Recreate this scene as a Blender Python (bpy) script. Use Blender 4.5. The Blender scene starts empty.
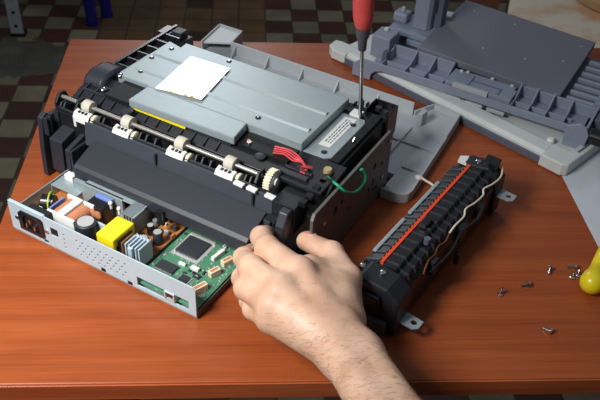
import bpy, bmesh, math, random
import numpy as np
from mathutils import Vector, Matrix
random.seed(7)
PI = math.pi
C = bpy.context.scene.collection
S = .001
DZ = .74                      # desk top height

# ------------------------------------------------------------------ materials
def new_mat(name):
    m = bpy.data.materials.new(name); m.use_nodes = True
    return m, m.node_tree, m.node_tree.nodes['Principled BSDF']
def lin(c):
    return tuple((x/255/12.92) if x/255 <= .04045 else ((x/255+.055)/1.055)**2.4 for x in c) + (1,)
def plain(name, rgb, rough=.5, metal=0., spec=.5, bump=0., bscale=400., coat=0., var=.06):
    m, nt, b = new_mat(name)
    n = nt.nodes; l = nt.links
    tc = n.new('ShaderNodeTexCoord')
    no = n.new('ShaderNodeTexNoise'); no.inputs['Scale'].default_value = bscale/8; no.inputs['Detail'].default_value = 4
    l.new(tc.outputs['Object'], no.inputs['Vector'])
    mx = n.new('ShaderNodeMix'); mx.data_type = 'RGBA'
    c = lin(rgb)
    mx.inputs[6].default_value = tuple(max(0, x*(1-var)) for x in c[:3])+(1,)
    mx.inputs[7].default_value = tuple(min(1, x*(1+var)) for x in c[:3])+(1,)
    l.new(no.outputs['Fac'], mx.inputs[0]); l.new(mx.outputs[2], b.inputs['Base Color'])
    b.inputs['Roughness'].default_value = rough; b.inputs['Metallic'].default_value = metal
    b.inputs['Specular IOR Level'].default_value = spec
    b.inputs['Coat Weight'].default_value = coat
    if bump:
        n2 = n.new('ShaderNodeTexNoise'); n2.inputs['Scale'].default_value = bscale; n2.inputs['Detail'].default_value = 5
        l.new(tc.outputs['Object'], n2.inputs['Vector'])
        bp = n.new('ShaderNodeBump'); bp.inputs['Strength'].default_value = bump; bp.inputs['Distance'].default_value = .001
        l.new(n2.outputs['Fac'], bp.inputs['Height']); l.new(bp.outputs['Normal'], b.inputs['Normal'])
    return m

def wood_mat(name, c1, c2, c3, rough=.3, sc=1.0):
    m, nt, b = new_mat(name); n = nt.nodes; l = nt.links
    tc = n.new('ShaderNodeTexCoord'); mp = n.new('ShaderNodeMapping')
    mp.inputs['Scale'].default_value = (2.6*sc, 46*sc, 46*sc)
    l.new(tc.outputs['Object'], mp.inputs['Vector'])
    n1 = n.new('ShaderNodeTexNoise'); n1.inputs['Scale'].default_value = 1.6; n1.inputs['Detail'].default_value = 6; n1.inputs['Distortion'].default_value = .6
    l.new(mp.outputs[0], n1.inputs['Vector'])
    mp2 = n.new('ShaderNodeMapping'); mp2.inputs['Scale'].default_value = (9*sc, 300*sc, 300*sc)
    l.new(tc.outputs['Object'], mp2.inputs['Vector'])
    n2 = n.new('ShaderNodeTexNoise'); n2.inputs['Scale'].default_value = 1.5; n2.inputs['Detail'].default_value = 3
    l.new(mp2.outputs[0], n2.inputs['Vector'])
    r = n.new('ShaderNodeValToRGB'); e = r.color_ramp.elements
    e[0].position = .3; e[0].color = lin(c1); e[1].position = .72; e[1].color = lin(c3)
    k = e.new(.5); k.color = lin(c2)
    l.new(n1.outputs['Fac'], r.inputs[0])
    r2 = n.new('ShaderNodeValToRGB'); r2.color_ramp.elements[0].position = .35; r2.color_ramp.elements[0].color = (.84, .82, .8, 1)
    r2.color_ramp.elements[1].position = .55; r2.color_ramp.elements[1].color = (1, 1, 1, 1)
    l.new(n2.outputs['Fac'], r2.inputs[0])
    mx = n.new('ShaderNodeMix'); mx.data_type = 'RGBA'; mx.blend_type = 'MULTIPLY'; mx.inputs[0].default_value = .8
    l.new(r.outputs[0], mx.inputs[6]); l.new(r2.outputs[0], mx.inputs[7]); l.new(mx.outputs[2], b.inputs['Base Color'])
    b.inputs['Roughness'].default_value = rough; b.inputs['Specular IOR Level'].default_value = .35
    bp = n.new('ShaderNodeBump'); bp.inputs['Strength'].default_value = .08; bp.inputs['Distance'].default_value = .0004
    l.new(n2.outputs['Fac'], bp.inputs['Height']); l.new(bp.outputs['Normal'], b.inputs['Normal'])
    return m

M = {}
M['wood'] = wood_mat('desk_laminate', (136, 64, 28), (148, 72, 33), (160, 82, 40), .4)
M['wood_edge'] = wood_mat('desk_edge', (150, 70, 38), (164, 82, 46), (176, 94, 54), .3)
M['dark_wood'] = wood_mat('dark_wood', (84, 40, 20), (98, 50, 26), (112, 60, 30), .4)
M['black'] = plain('black_plastic', (27, 29, 33), .42, bump=.12, bscale=1500)
M['black2'] = plain('black_gloss_plastic', (25, 26, 29), .28)
M['char'] = plain('charcoal_plastic', (43, 46, 54), .45, bump=.15, bscale=1500)
M['char2'] = plain('slate_plastic', (62, 68, 77), .42, bump=.1, bscale=1500)
M['deep'] = plain('deep_black', (16, 16, 18), .6)
M['zinc'] = plain('zinc_steel', (158, 172, 176), .42, metal=.35, bump=.04, bscale=900)
M['zincp'] = plain('zinc_panel', (180, 200, 210), .45, metal=.15, bump=.04, bscale=900)
M['steel'] = plain('steel', (190, 190, 190), .22, metal=1.)
M['shaft'] = plain('shaft_steel', (186, 182, 176), .38, metal=.8)
M['plate'] = plain('dark_steel_plate', (98, 97, 96), .45, metal=.25)
M['gray'] = plain('gray_plastic', (172, 178, 182), .48, bump=.12, bscale=1500)
M['lgray'] = plain('light_gray_plastic', (200, 206, 204), .5, bump=.12, bscale=1500)
M['blue'] = plain('blue_gray_plastic', (132, 140, 158), .42, bump=.12, bscale=1500)
M['dkblue'] = plain('dark_blue_gray', (86, 92, 108), .42, bump=.1, bscale=1500)
M['dpan'] = plain('dark_gray_panel', (114, 115, 128), .5, bump=.25, bscale=2500)
M['label'] = plain('white_sticker', (250, 246, 232), .3, coat=.3)
M['paper'] = plain('paper', (200, 206, 214), .7)
M['white'] = plain('white_plastic', (222, 224, 220), .45)
M['roller'] = plain('roller_rubber', (194, 190, 176), .7, bump=.2, bscale=1500)
M['cream'] = plain('cream_plastic', (220, 214, 188), .5)
M['green_w'] = plain('green_wire', (20, 150, 110), .4)
M['red_w'] = plain('red_wire', (214, 76, 84), .4)
M['white_w'] = plain('white_wire', (212, 200, 180), .5)
M['copper'] = plain('copper_winding', (196, 132, 96), .45, metal=.15, bump=.5, bscale=1200)
M['brown_b'] = plain('brown_board', (176, 112, 60), .55, var=.3, bscale=600)
M['yellow'] = plain('yellow_tape', (232, 210, 30), .38)
M['yel2'] = plain('yellow_handle', (226, 206, 30), .3, var=.12)
M['bluef'] = plain('blue_film', (108, 134, 196), .4)
M['red'] = plain('red_rubber', (205, 76, 74), .5, bump=.2, bscale=900, var=.15)
M['orange'] = plain('orange_red_plastic', (214, 72, 36), .5)
M['collar'] = plain('gray_rubber', (74, 74, 80), .55)
M['brass'] = plain('brass', (226, 204, 150), .35, metal=.7)
M['chrome'] = plain('chrome', (215, 213, 210), .18, metal=1.)
M['ink'] = plain('gray_ink', (110, 112, 118), .6)
M['chip'] = plain('chip_epoxy', (50, 54, 58), .38)
M['tin'] = plain('tinned_leads', (196, 198, 196), .4, metal=.4)
M['conn'] = plain('cream_connector', (222, 206, 176), .5)
M['blueleg'] = plain('blue_paint', (46, 40, 150), .35)
M['rackm'] = plain('gray_paint', (222, 228, 230), .5, var=.1)
M['blackrub'] = plain('rubber_foot', (30, 30, 32), .7)
M['nail'] = plain('nail', (222, 168, 150), .3)
M['hair'] = plain('hair', (96, 66, 44), .5)
M['tan'] = plain('tan_wood', (196, 160, 118), .5, var=.1, bscale=60)

def skin_mat():
    m, nt, b = new_mat('skin'); n = nt.nodes; l = nt.links
    tc = n.new('ShaderNodeTexCoord')
    a = n.new('ShaderNodeTexNoise'); a.inputs['Scale'].default_value = 38; a.inputs['Detail'].default_value = 5
    l.new(tc.outputs['Object'], a.inputs['Vector'])
    r = n.new('ShaderNodeValToRGB'); e = r.color_ramp.elements
    e[0].position = .32; e[0].color = lin((196, 154, 128)); e[1].position = .66; e[1].color = lin((216, 180, 154))
    l.new(a.outputs['Fac'], r.inputs[0]); l.new(r.outputs[0], b.inputs['Base Color'])
    b.inputs['Roughness'].default_value = .48
    b.inputs['Subsurface Weight'].default_value = .18
    b.inputs['Subsurface Radius'].default_value = (1., .35, .2); b.inputs['Subsurface Scale'].default_value = .004
    v = n.new('ShaderNodeTexVoronoi'); v.inputs['Scale'].default_value = 700
    l.new(tc.outputs['Object'], v.inputs['Vector'])
    w = n.new('ShaderNodeTexNoise'); w.inputs['Scale'].default_value = 160; w.inputs['Detail'].default_value = 6
    l.new(tc.outputs['Object'], w.inputs['Vector'])
    ad = n.new('ShaderNodeMath'); ad.operation = 'MULTIPLY_ADD'; ad.inputs[1].default_value = .175
    l.new(v.outputs['Distance'], ad.inputs[0]); l.new(w.outputs['Fac'], ad.inputs[2])
    bp = n.new('ShaderNodeBump'); bp.inputs['Strength'].default_value = .35; bp.inputs['Distance'].default_value = .0012
    l.new(ad.outputs[0], bp.inputs['Height']); l.new(bp.outputs['Normal'], b.inputs['Normal'])
    return m
M['skin'] = skin_mat()

def pcb_mat():
    m, nt, b = new_mat('green_pcb'); n = nt.nodes; l = nt.links
    tc = n.new('ShaderNodeTexCoord')
    v = n.new('ShaderNodeTexVoronoi'); v.inputs['Scale'].default_value = 260; v.distance = 'MANHATTAN'
    l.new(tc.outputs['Object'], v.inputs['Vector'])
    r = n.new('ShaderNodeValToRGB'); e = r.color_ramp.elements
    e[0].position = .12; e[0].color = lin((176, 204, 184)); e[1].position = .22; e[1].color = lin((74, 126, 98))
    l.new(v.outputs['Distance'], r.inputs[0])
    a = n.new('ShaderNodeTexNoise'); a.inputs['Scale'].default_value = 60; a.inputs['Detail'].default_value = 3
    l.new(tc.outputs['Object'], a.inputs['Vector'])
    r2 = n.new('ShaderNodeValToRGB'); r2.color_ramp.elements[0].position = .3; r2.color_ramp.elements[1].position = .5
    l.new(a.outputs['Fac'], r2.inputs[0])
    mx = n.new('ShaderNodeMix'); mx.data_type = 'RGBA'
    mx.inputs[6].default_value = lin((84, 136, 106)); l.new(r.outputs[0], mx.inputs[7]); l.new(r2.outputs[0], mx.inputs[0])
    l.new(mx.outputs[2], b.inputs['Base Color']); b.inputs['Roughness'].default_value = .35
    return m
M['pcb'] = pcb_mat()

def floor_mat():
    m, nt, b = new_mat('checker_tiles'); n = nt.nodes; l = nt.links
    def math_(op, a, c=None):
        x = n.new('ShaderNodeMath'); x.operation = op
        for i, q in enumerate((a, c)):
            if q is None: continue
            if isinstance(q, (int, float)): x.inputs[i].default_value = q
            else: l.new(q, x.inputs[i])
        return x.outputs[0]
    def mix(f, a, c):
        x = n.new('ShaderNodeMix'); x.data_type = 'RGBA'; l.new(f, x.inputs[0])
        for i, q in ((6, a), (7, c)):
            if isinstance(q, tuple): x.inputs[i].default_value = q
            else: l.new(q, x.inputs[i])
        return x.outputs[2]
    tc = n.new('ShaderNodeTexCoord'); sp = n.new('ShaderNodeSeparateXYZ'); l.new(tc.outputs['Object'], sp.inputs[0])
    X = sp.outputs[0]; Y = sp.outputs[1]
    u = math_('DIVIDE', math_('SUBTRACT', X, .056), .097); v = math_('DIVIDE', math_('SUBTRACT', Y, 2.723), .095)
    i = math_('FLOOR', u); j = math_('FLOOR', v)
    zone = math_('MULTIPLY', math_('LESS_THAN', X, -.5), math_('GREATER_THAN', Y, 2.3))
    par = math_('FLOORED_MODULO', math_('ADD', math_('ADD', i, j), zone), 2)
    nz = n.new('ShaderNodeTexNoise'); nz.inputs['Scale'].default_value = 9; nz.inputs['Detail'].default_value = 6
    l.new(tc.outputs['Object'], nz.inputs['Vector'])
    cell = n.new('ShaderNodeCombineXYZ'); l.new(i, cell.inputs[0]); l.new(j, cell.inputs[1])
    wn = n.new('ShaderNodeTexWhiteNoise'); wn.noise_dimensions = '2D'; l.new(cell.outputs[0], wn.inputs['Vector'])
    light = mix(wn.outputs['Value'], lin((128, 122, 98)), lin((156, 146, 118)))
    dark = mix(wn.outputs['Value'], lin((82, 46, 38)), lin((104, 60, 46)))
    chk = mix(par, dark, light)
    red = math_('GREATER_THAN', wn.outputs['Value'], .8)
    brown = mix(red, mix(wn.outputs['Value'], lin((118, 90, 58)), lin((138, 104, 70))), lin((86, 50, 40)))
    band = math_('MULTIPLY', math_('GREATER_THAN', X, -.522), math_('LESS_THAN', X, .056))
    col = mix(band, chk, brown)
    # cement repair patch
    px = math_('ABSOLUTE', math_('ADD', X, 1.0)); py = math_('ABSOLUTE', math_('SUBTRACT', Y, 2.31))
    d = math_('ADD', math_('MULTIPLY', px, .28), math_('ADD', py, math_('MULTIPLY', math_('SUBTRACT', nz.outputs['Fac'], .5), .35)))
    patch = math_('LESS_THAN', d, .19)
    ce = mix(nz.outputs['Fac'], lin((82, 82, 72)), lin((122, 118, 104)))
    fu = math_('ABSOLUTE', math_('SUBTRACT', math_('FRACT', u), .5)); fv = math_('ABSOLUTE', math_('SUBTRACT', math_('FRACT', v), .5))
    gr = math_('GREATER_THAN', math_('MAXIMUM', fu, fv), .475)
    col = mix(gr, col, lin((66, 60, 48)))
    col = mix(patch, col, ce)
    dirt = n.new('ShaderNodeValToRGB'); dirt.color_ramp.elements[0].position = .3; dirt.color_ramp.elements[0].color = (.62, .6, .55, 1)
    dirt.color_ramp.elements[1].position = .65; dirt.color_ramp.elements[1].color = (1, 1, 1, 1)
    l.new(nz.outputs['Fac'], dirt.inputs[0])
    x = n.new('ShaderNodeMix'); x.data_type = 'RGBA'; x.blend_type = 'MULTIPLY'; x.inputs[0].default_value = 1
    l.new(col, x.inputs[6]); l.new(dirt.outputs[0], x.inputs[7])
    l.new(x.outputs[2], b.inputs['Base Color']); b.inputs['Roughness'].default_value = .6
    return m
M['floor'] = floor_mat()

def stained_mat():
    m, nt, b = new_mat('stained_cream_paint'); n = nt.nodes; l = nt.links
    tc = n.new('ShaderNodeTexCoord'); a = n.new('ShaderNodeTexNoise'); a.inputs['Scale'].default_value = 9; a.inputs['Detail'].default_value = 5
    l.new(tc.outputs['Object'], a.inputs['Vector'])
    r = n.new('ShaderNodeValToRGB'); e = r.color_ramp.elements
    e[0].position = .34; e[0].color = lin((214, 166, 120)); e[1].position = .52; e[1].color = lin((228, 216, 194))
    l.new(a.outputs['Fac'], r.inputs[0]); l.new(r.outputs[0], b.inputs['Base Color']); b.inputs['Roughness'].default_value = .6
    return m
M['stained'] = stained_mat()

# ------------------------------------------------------------------ mesh helpers (millimetres in, metres out)
class MB:
    def __init__(s): s.bm = bmesh.new()
    def box(s, x0, x1, y0, y1, z0, z1, rz=0, tilt=None):
        cx, cy, cz = (x0+x1)/2*S, (y0+y1)/2*S, (z0+z1)/2*S
        mt = Matrix.Translation((cx, cy, cz))
        if rz: mt = mt @ Matrix.Rotation(math.radians(rz), 4, 'Z')
        if tilt: mt = mt @ Matrix.Rotation(math.radians(tilt[1]), 4, tilt[0])
        mt = mt @ Matrix.Diagonal((abs(x1-x0)*S, abs(y1-y0)*S, abs(z1-z0)*S, 1))
        bmesh.ops.create_cube(s.bm, size=1, matrix=mt); return s
    def cyl(s, p, q, r, r2=None, seg=20, cap=True):
        p = Vector(p)*S; q = Vector(q)*S; d = q-p
        mt = Matrix.Translation((p+q)/2) @ d.to_track_quat('Z', 'Y').to_matrix().to_4x4()
        bmesh.ops.create_cone(s.bm, cap_ends=cap, segments=seg, radius1=r*S, radius2=(r if r2 is None else r2)*S, depth=d.length, matrix=mt); return s
    def ball(s, p, r, sc=(1, 1, 1), seg=16):
        mt = Matrix.Translation(Vector(p)*S) @ Matrix.Diagonal((*sc, 1))
        bmesh.ops.create_uvsphere(s.bm, u_segments=seg, v_segments=seg//2+2, radius=r*S, matrix=mt); return s
    def prism(s, poly, a0, a1, axis='z'):
        def P(u, v, w):
            return {'z': (u, v, w), 'x': (w, u, v), 'y': (u, w, v)}[axis]
        lo = [s.bm.verts.new(Vector(P(u, v, a0))*S) for u, v in poly]
        hi = [s.bm.verts.new(Vector(P(u, v, a1))*S) for u, v in poly]
        n = len(poly)
        s.bm.faces.new(lo); s.bm.faces.new(hi)
        for i in range(n): s.bm.faces.new((lo[i], lo[(i+1) % n], hi[(i+1) % n], hi[i]))
        return s
    def tube(s, pts, r, seg=8, rs=None):
        pts = [Vector(p)*S for p in pts]; rings = []
        for i, p in enumerate(pts):
            t = (pts[min(i+1, len(pts)-1)]-pts[max(i-1, 0)]).normalized()
            q = t.to_track_quat('Z', 'Y'); rr = (rs[i] if rs else r)*S
            rings.append([s.bm.verts.new(p+q @ Vector((math.cos(a)*rr, math.sin(a)*rr, 0))) for a in (2*PI*k/seg for k in range(seg))])
        for a, b in zip(rings, rings[1:]):
            # align b to a
            k0 = min(range(seg), key=lambda k: (b[k].co-a[0].co).length)
            b[:] = b[k0:]+b[:k0]
            for k in range(seg): s.bm.faces.new((a[k], a[(k+1) % seg], b[(k+1) % seg], b[k]))
        s.bm.faces.new(rings[0][::-1]); s.bm.faces.new(rings[-1]); return s
    def lathe(s, p, q, prof, seg=24):
        """prof: (distance along p->q, radius) pairs"""
        p = Vector(p)*S; d = (Vector(q)*S-p).normalized(); qq = d.to_track_quat('Z', 'Y'); rings = []
        for h, r in prof:
            rings.append([s.bm.verts.new(p+d*h*S+qq @ Vector((math.cos(a)*r*S, math.sin(a)*r*S, 0))) for a in (2*PI*k/seg for k in range(seg))])
        for a, b in zip(rings, rings[1:]):
            for k in range(seg): s.bm.faces.new((a[k], a[(k+1) % seg], b[(k+1) % seg], b[k]))
        s.bm.faces.new(rings[0][::-1]); s.bm.faces.new(rings[-1]); return s
    def build(s, name, mat, parent=None, bev=0., smooth=False, loc=None, rz=0):
        bmesh.ops.recalc_face_normals(s.bm, faces=s.bm.faces)
        me = bpy.data.meshes.new(name); s.bm.to_mesh(me); s.bm.free()
        me.materials.append(M[mat] if isinstance(mat, str) else mat)
        o = bpy.data.objects.new(name, me); C.objects.link(o)
        if parent: o.parent = parent
        if loc: o.location = loc
        if rz: o.rotation_euler.z = rz
        if bev:
            b = o.modifiers.new('b', 'BEVEL'); b.width = bev*S; b.segments = 2; b.limit_method = 'ANGLE'; b.angle_limit = math.radians(40)
        if smooth:
            for p in me.polygons: p.use_smooth = True
            try: me.set_sharp_from_angle(angle=math.radians(45))
            except Exception: pass
        return o

def smooth_path(p, n=6):
    out = []
    for i in range(len(p)-1):
        a, b, c, d = [Vector(p[max(0, min(len(p)-1, j))]) for j in (i-1, i, i+1, i+2)]
        for k in range(n):
            t_ = k/n; out.append(tuple(.5*((2*b)+(-a+c)*t_+(2*a-5*b+4*c-d)*t_*t_+(-a+3*b-3*c+d)*t_**3)))
    out.append(tuple(p[-1])); return out
def tag(o, label, cat=None, group=None, kind=None):
    if label: o['label'] = label
    if cat: o['category'] = cat
    if group: o['group'] = group
    if kind: o['kind'] = kind
    return o
def thing(name, label, cat, loc, deg=0, group=None):
    o = bpy.data.objects.new(name, None); C.objects.link(o); o.empty_display_size = .02
    o.location = loc; o.rotation_euler.z = math.radians(deg)
    return tag(o, label, cat, group)
def copy_tree(o, parent=None):
    c = o.copy(); C.objects.link(c)
    if parent: c.parent = parent
    for ch in [x for x in bpy.data.objects if x.parent == o and x != c]: copy_tree(ch, c)
    return c
def mm(x, y, z=0): return (x*S, y*S, z*S+DZ)
def circ(cx, cy, r, n=16, a0=0, a1=2*PI): return [(cx+r*math.cos(a0+(a1-a0)*k/n), cy+r*math.sin(a0+(a1-a0)*k/n)) for k in range(n)]
def cut(o, boxes):
    """boolean holes through a part (boxes / cylinders collected in a MB)"""
    me = bpy.data.meshes.new('cutter'); bmesh.ops.recalc_face_normals(boxes.bm, faces=boxes.bm.faces); boxes.bm.to_mesh(me); boxes.bm.free()
    co = bpy.data.objects.new('cutter', me); C.objects.link(co); co.matrix_world = Matrix()
    if o.parent: co.parent = o.parent
    md = o.modifiers.new('cut', 'BOOLEAN'); md.object = co; md.operation = 'DIFFERENCE'; md.solver = 'EXACT'
    bpy.context.view_layer.update()
    dg = bpy.context.evaluated_depsgraph_get()
    nm = bpy.data.meshes.new_from_object(o.evaluated_get(dg))
    o.modifiers.clear(); o.data = nm
    bpy.data.objects.remove(co)
    return o

# ------------------------------------------------------------------ the room
f = MB().box(-3500, 3500, -1500, 6000, -40, 0).build('floor', 'floor', rz=math.radians(4.775)); f['kind'] = 'structure'

for nm, b_ in (('wall_back', (-3500, 3500, 6000, 6100, 0, 2700)), ('wall_front', (-3500, 3500, -1600, -1500, 0, 2700)), ('wall_left', (-3600, -3500, -1500, 6000, 0, 2700)), ('wall_right', (3500, 3600, -1500, 6000, 0, 2700))):
    o = MB().box(*b_).build(nm, M.setdefault('wallp', plain('wall_plaster', (150, 146, 134), .8)), rz=math.radians(4.775)); o['kind'] = 'structure'

# desk : local frame rotated 4.775 deg, x -263..1040, y 431..1056
desk = thing('desk', 'wide reddish orange wood laminate desk the printer stands on', 'desk', (0, 0, 0), 4.775)
MB().box(-263, 1040, 431, 1056, 740-21, 740).build('desktop', 'wood', desk, bev=1.2)
MB().box(-262.5, 1039.5, 429.2, 430.9, 719.5, 739).build('edge_band', 'wood_edge', desk, bev=.5)
MB().box(-232, -214, 437, 1030, 0, 718.5).build('side_panel', 'dark_wood', desk, bev=.5)
MB().box(990, 1008, 437, 1030, 0, 718.5).build('side_panel', 'dark_wood', desk, bev=.5)
MB().box(-213.5, 989.5, 1000, 1016, 260, 718.5).build('back_panel', 'dark_wood', desk)

# ------------------------------------------------------------------ controller tray (metal panel with boards), frame PR
OX, OY = -90.506, 497.144
tray = thing('circuit_board_tray', 'open gray metal tray of circuit boards slid out of the printer front', 'electronics tray', mm(OX, OY), -28.25)
t = MB().prism([(-235, 4.5), (0, 4.5), (0, 25), (0, 38), (-3, 41), (-232, 41), (-235, 38)], 0, 1.3, 'y')
pan = t.build('front_panel', 'zincp', tray)
h = MB()
for r_ in range(4):
    for k in range(9):
        x = -143.5+k*7.6+(3.8 if r_ % 2 else 0); z = 29.5-r_*5.6
        if x > -79: continue
        h.cyl((x, -5, z), (x, 5, z), 1.5, seg=8)
for z in (29, 23, 17.5, 12): h.cyl((-160.6, -5, z), (-160.6, 5, z), 1.5, seg=8)
h.box(-190.5, -184.5, -5, 5, 4.9, 9.6).box(-115.5, -109.5, -5, 5, 4.4, 8.8).box(-82, -76, -5, 5, 4.2, 8.6)
h.box(-178.5, -168.5, -5, 5, 20.5, 31)
h.box(-69.5, -8.5, -5, 5, 8.5, 20.5)
h.box(-216, -189, -5, 5, 13.5, 34)
cut(pan, h)
fl = MB().box(-234, -186, -.6, 3, 40.2, 41.6).build('panel_flange', 'zincp', tray, bev=.4)
MB().box(-234, -1.2, 1.5, 94, .8, 2).build('tray_floor', 'zinc', tray)
MB().box(-235, -233.8, 1.4, 94, .8, 27).build('tray_side', 'zinc', tray, bev=.3)
MB().box(-1.2, 0, 1.4, 94, .8, 9).build('tray_side', 'plate', tray, bev=.3)
MB().box(-192.5, -76, 1.5, 1.8, 2.2, 35).build('hole_dark_sheet', 'deep', tray)  # black sheet added behind the panel so its holes look dark
# power inlet
pi_ = MB().prism([(-221, 11), (-190, 11), (-187.5, 14), (-187.5, 33), (-190, 36), (-217, 36), (-221, 32)], -2.2, -.2, 'y').build('power_inlet', 'black2', tray, bev=.6)
tag(pi_, 'black power cord inlet')
cut(pi_, MB().prism([(-215, 15), (-194, 15), (-192, 18), (-192, 29), (-195, 32), (-212, 32), (-215, 28)], -8, 8, 'y'))
MB().box(-217, -190, .2, 16, 13.5, 33.6).build('socket_body', 'deep', pi_)
for x, z in ((-203.5, 28), (-209, 21.5), (-198, 21.5)): MB().box(x-1, x+1, -3.4, .2, z-2.6, z+2.6).build('pin', 'chrome', pi_)
for x in (-224.5, -183.8): MB().cyl((x, -1.2, 23), (x, 0, 23), 2.4, seg=14).build('screw', 'chrome', tray)
MB().box(-178, -169, .8, 6, 21, 30.5).build('switch_hole_dark', 'deep', tray, bev=.4)  # black block in the open switch hole, stands in for its shade
# brown power board and its parts
bb = MB().box(-232, -78.5, 3, 92, 9, 10.6).build('power_board', 'brown_b', tray)
tag(bb, 'brown power supply circuit board')
MB().box(-79.6, -77.6, 3, 92, 9.2, 12.2).build('divider_strip', 'black2', tray)
def capac(x, y, r, h_, mat='char', top='tin', z0=10.7):
    o = MB().lathe((x, y, z0), (x, y, z0+10), [(0, r*.94), (.8, r), (h_-1, r), (h_, r*.88)]).build('capacitor', mat, bb, smooth=True)
    MB().cyl((x, y, z0+h_), (x, y, z0+h_+.3), r*.8).build('capacitor_top', top, bb)
capac(-151, 22, 10.5, 25)
capac(-96, 43, 5.5, 14); capac(-89, 57, 5.2, 15, 'char'); capac(-104, 64, 4, 12, 'black2'); capac(-106, 29, 5, 12); capac(-111, 83, 4, 14, 'black2')
capac(-213, 17, 6, 16, 'white', 'white')
# cylinder lying by the inlet, wire loop round it
MB().cyl((-222, 32, 22), (-209, 38, 22), 8.5, seg=24).build('choke_core', 'black2', bb, bev=.8)
lp = [(-213+10.5*math.cos(a)*.45, 36-10.5*math.cos(a)*.9, 24+10.5*math.sin(a)) for a in (2*PI*k/24 for k in range(25))]
MB().tube(lp, .9).build('yellow_green_wire', plain('yellow_green', (170, 196, 60), .4), bb, smooth=True)
MB().tube([(-204, 28, 27), (-206, 22, 20), (-214, 14, 17), (-220, 12, 20)], .8).build('brown_wire', 'copper', bb, smooth=True)
# big line filter coil
co = MB()
for k in range(2):
    for i in range(10):
        y0 = 21+i*2.2
        x0 = -188 if k == 0 else -172
        co.lathe((x0, y0, 25), (x0, y0+2.1, 25), [(0, 7.9), (.5, 8.6), (1.6, 8.6), (2.1, 7.9)], 20)
cw = co.build('line_filter_coil', 'copper', bb, smooth=True)
MB().box(-184.5, -175.5, 17, 46, 30, 36).box(-198, -162, 15.5, 19, 14, 34).box(-198, -162, 45, 48, 14, 34).build('coil_frame', 'white', cw, bev=.8)
MB().box(-203, -201, 24, 44, 11, 29).build('insulating_film', 'bluef', bb)
MB().box(-201, -160, 11.5, 13.2, 10.7, 24).build('small_riser_board', 'pcb', bb)
# second choke: black with copper rings
ck = MB().box(-174, -150, 46, 62, 10.7, 34).build('choke', 'black2', bb, bev=2)
for x in (-169, -162.5, -156):
    MB().lathe((x, 45.5, 26), (x, 40, 26), [(0, 4), (.6, 4.6), (2.6, 4.6), (3.2, 3)], 14).build('winding_ring', 'copper', ck, smooth=True)
MB().box(-171, -150, 58, 63.5, 32, 37).build('blue_capacitor', 'bluef', bb, bev=1)
# shield plates
hp = MB().box(-206, -140, 64.5, 68.5, 12, 38).box(-192, -113, 42+24, 82, 36.6, 38).build('heat_sink', 'zinc', bb, bev=.4)
tag(hp, 'wide flat gray heat sink plate')
fn = MB()
for k in range(4): fn.box(-127+k*3.6, -125.8+k*3.6, 50, 80, 12, 38)
fn.box(-128, -112, 50, 66.5, 36.6, 38).build('fin_block', 'zinc', hp)
MB().box(-232, -196, 56, 86, 24, 25.2).box(-233, -231.8, 56, 86, 11, 25.2).build('metal_bracket', 'zinc', bb, bev=.3)
MB().box(-226, -214, 70, 78, 25.3, 33).build('terminal_block', 'white', bb, bev=.8)
MB().box(-206, -196, 74, 83, 25.3, 34).build('film_capacitor', plain('amber', (206, 150, 92), .4), bb, bev=1.5)
MB().box(-149, -134, 30, 32, 10.7, 32).build('heat_sink', 'zincp', bb, bev=.3)
for x, y in ((-150, 63), (-137, 61)): MB().ball((x, y-5, 35), 2.4).cyl((x, y-5, 28), (x, y-5, 34), 1.6).build('resistor', 'white', bb, smooth=True)
# yellow transformer
tr = MB().box(-129, -107, 12, 45, 27, 38).box(-129, -107, 12, 17, 11, 30).box(-129, -107, 40, 45, 11, 30).build('transformer', 'yellow', bb, bev=1.8)
MB().box(-126, -105.5, 18, 39.5, 12, 33).build('transformer_core', 'black2', tr, bev=1)
MB().box(-105.6, -104.4, 21, 38, 14, 30).build('winding', 'copper', tr)
MB().box(-116, -106, 5.5, 9, 10.7, 17).build('flat_capacitor', 'black2', bb, bev=1)
# finned heat sink
h2 = MB().box(-91, -66-20, 14, 17, 10.8, 36)
for k in range(5): h2.box(-97+k*4.1, -95.4+k*4.1, 17, 36, 10.8, 36)
h2.box(-97, -79.2, 33, 35, 10.8, 36)
tag(h2.build('heat_sink', 'zincp', bb, bev=.3), 'finned pale gray heat sink')
for k in range(12):
    x = random.uniform(-112, -84); y = random.uniform(46, 90)
    MB().box(x-2, x+2, y-1, y+1, 10.7, 14, rz=random.choice((0, 90, 30))).build('resistor', random.choice(('cream', 'copper', 'chip')), bb, bev=.5)
for k in range(8):
    x = random.uniform(-140, -84); y = random.uniform(5, 20)
    MB().cyl((x, y, 10.7), (x, y, 10.7+random.uniform(4, 8)), 2).build('small_capacitor', random.choice(('black2', 'copper', 'chip')), bb)
# green logic board
gb = MB().box(-77, -2, 3, 93, 9, 10.6).build('logic_board', 'pcb', tray)
tag(gb, 'green logic circuit board')
def chip(name, x0, x1, y0, y1, h_=2.2, leads=True, frame=False):
    o = MB().box(x0, x1, y0, y1, 10.9, 10.9+h_).build(name, 'chip', gb, bev=.3)
    if leads:
        q = MB(); n = max(3, int((x1-x0)/1.6))
        for k in range(n):
            x = x0+(x1-x0)*(k+.5)/n
            q.box(x-.4, x+.4, y0-1.6, y0, 10.7, 11.6).box(x-.4, x+.4, y1, y1+1.6, 10.7, 11.6)
        if frame:
            n = int((y1-y0)/1.6)
            for k in range(n):
                y = y0+(y1-y0)*(k+.5)/n
                q.box(x0-1.6, x0, y-.4, y+.4, 10.7, 11.6).box(x1, x1+1.6, y-.4, y+.4, 10.7, 11.6)
        q.build('chip_leads', 'tin', o)
    return o
tag(MB().box(-70.5, -37.5, 52.5, 88, 10.65, 11).build('chip_pads', 'tin', gb), None)
pc = chip('processor_chip', -67, -41, 56, 82, 3, True, True)
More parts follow.
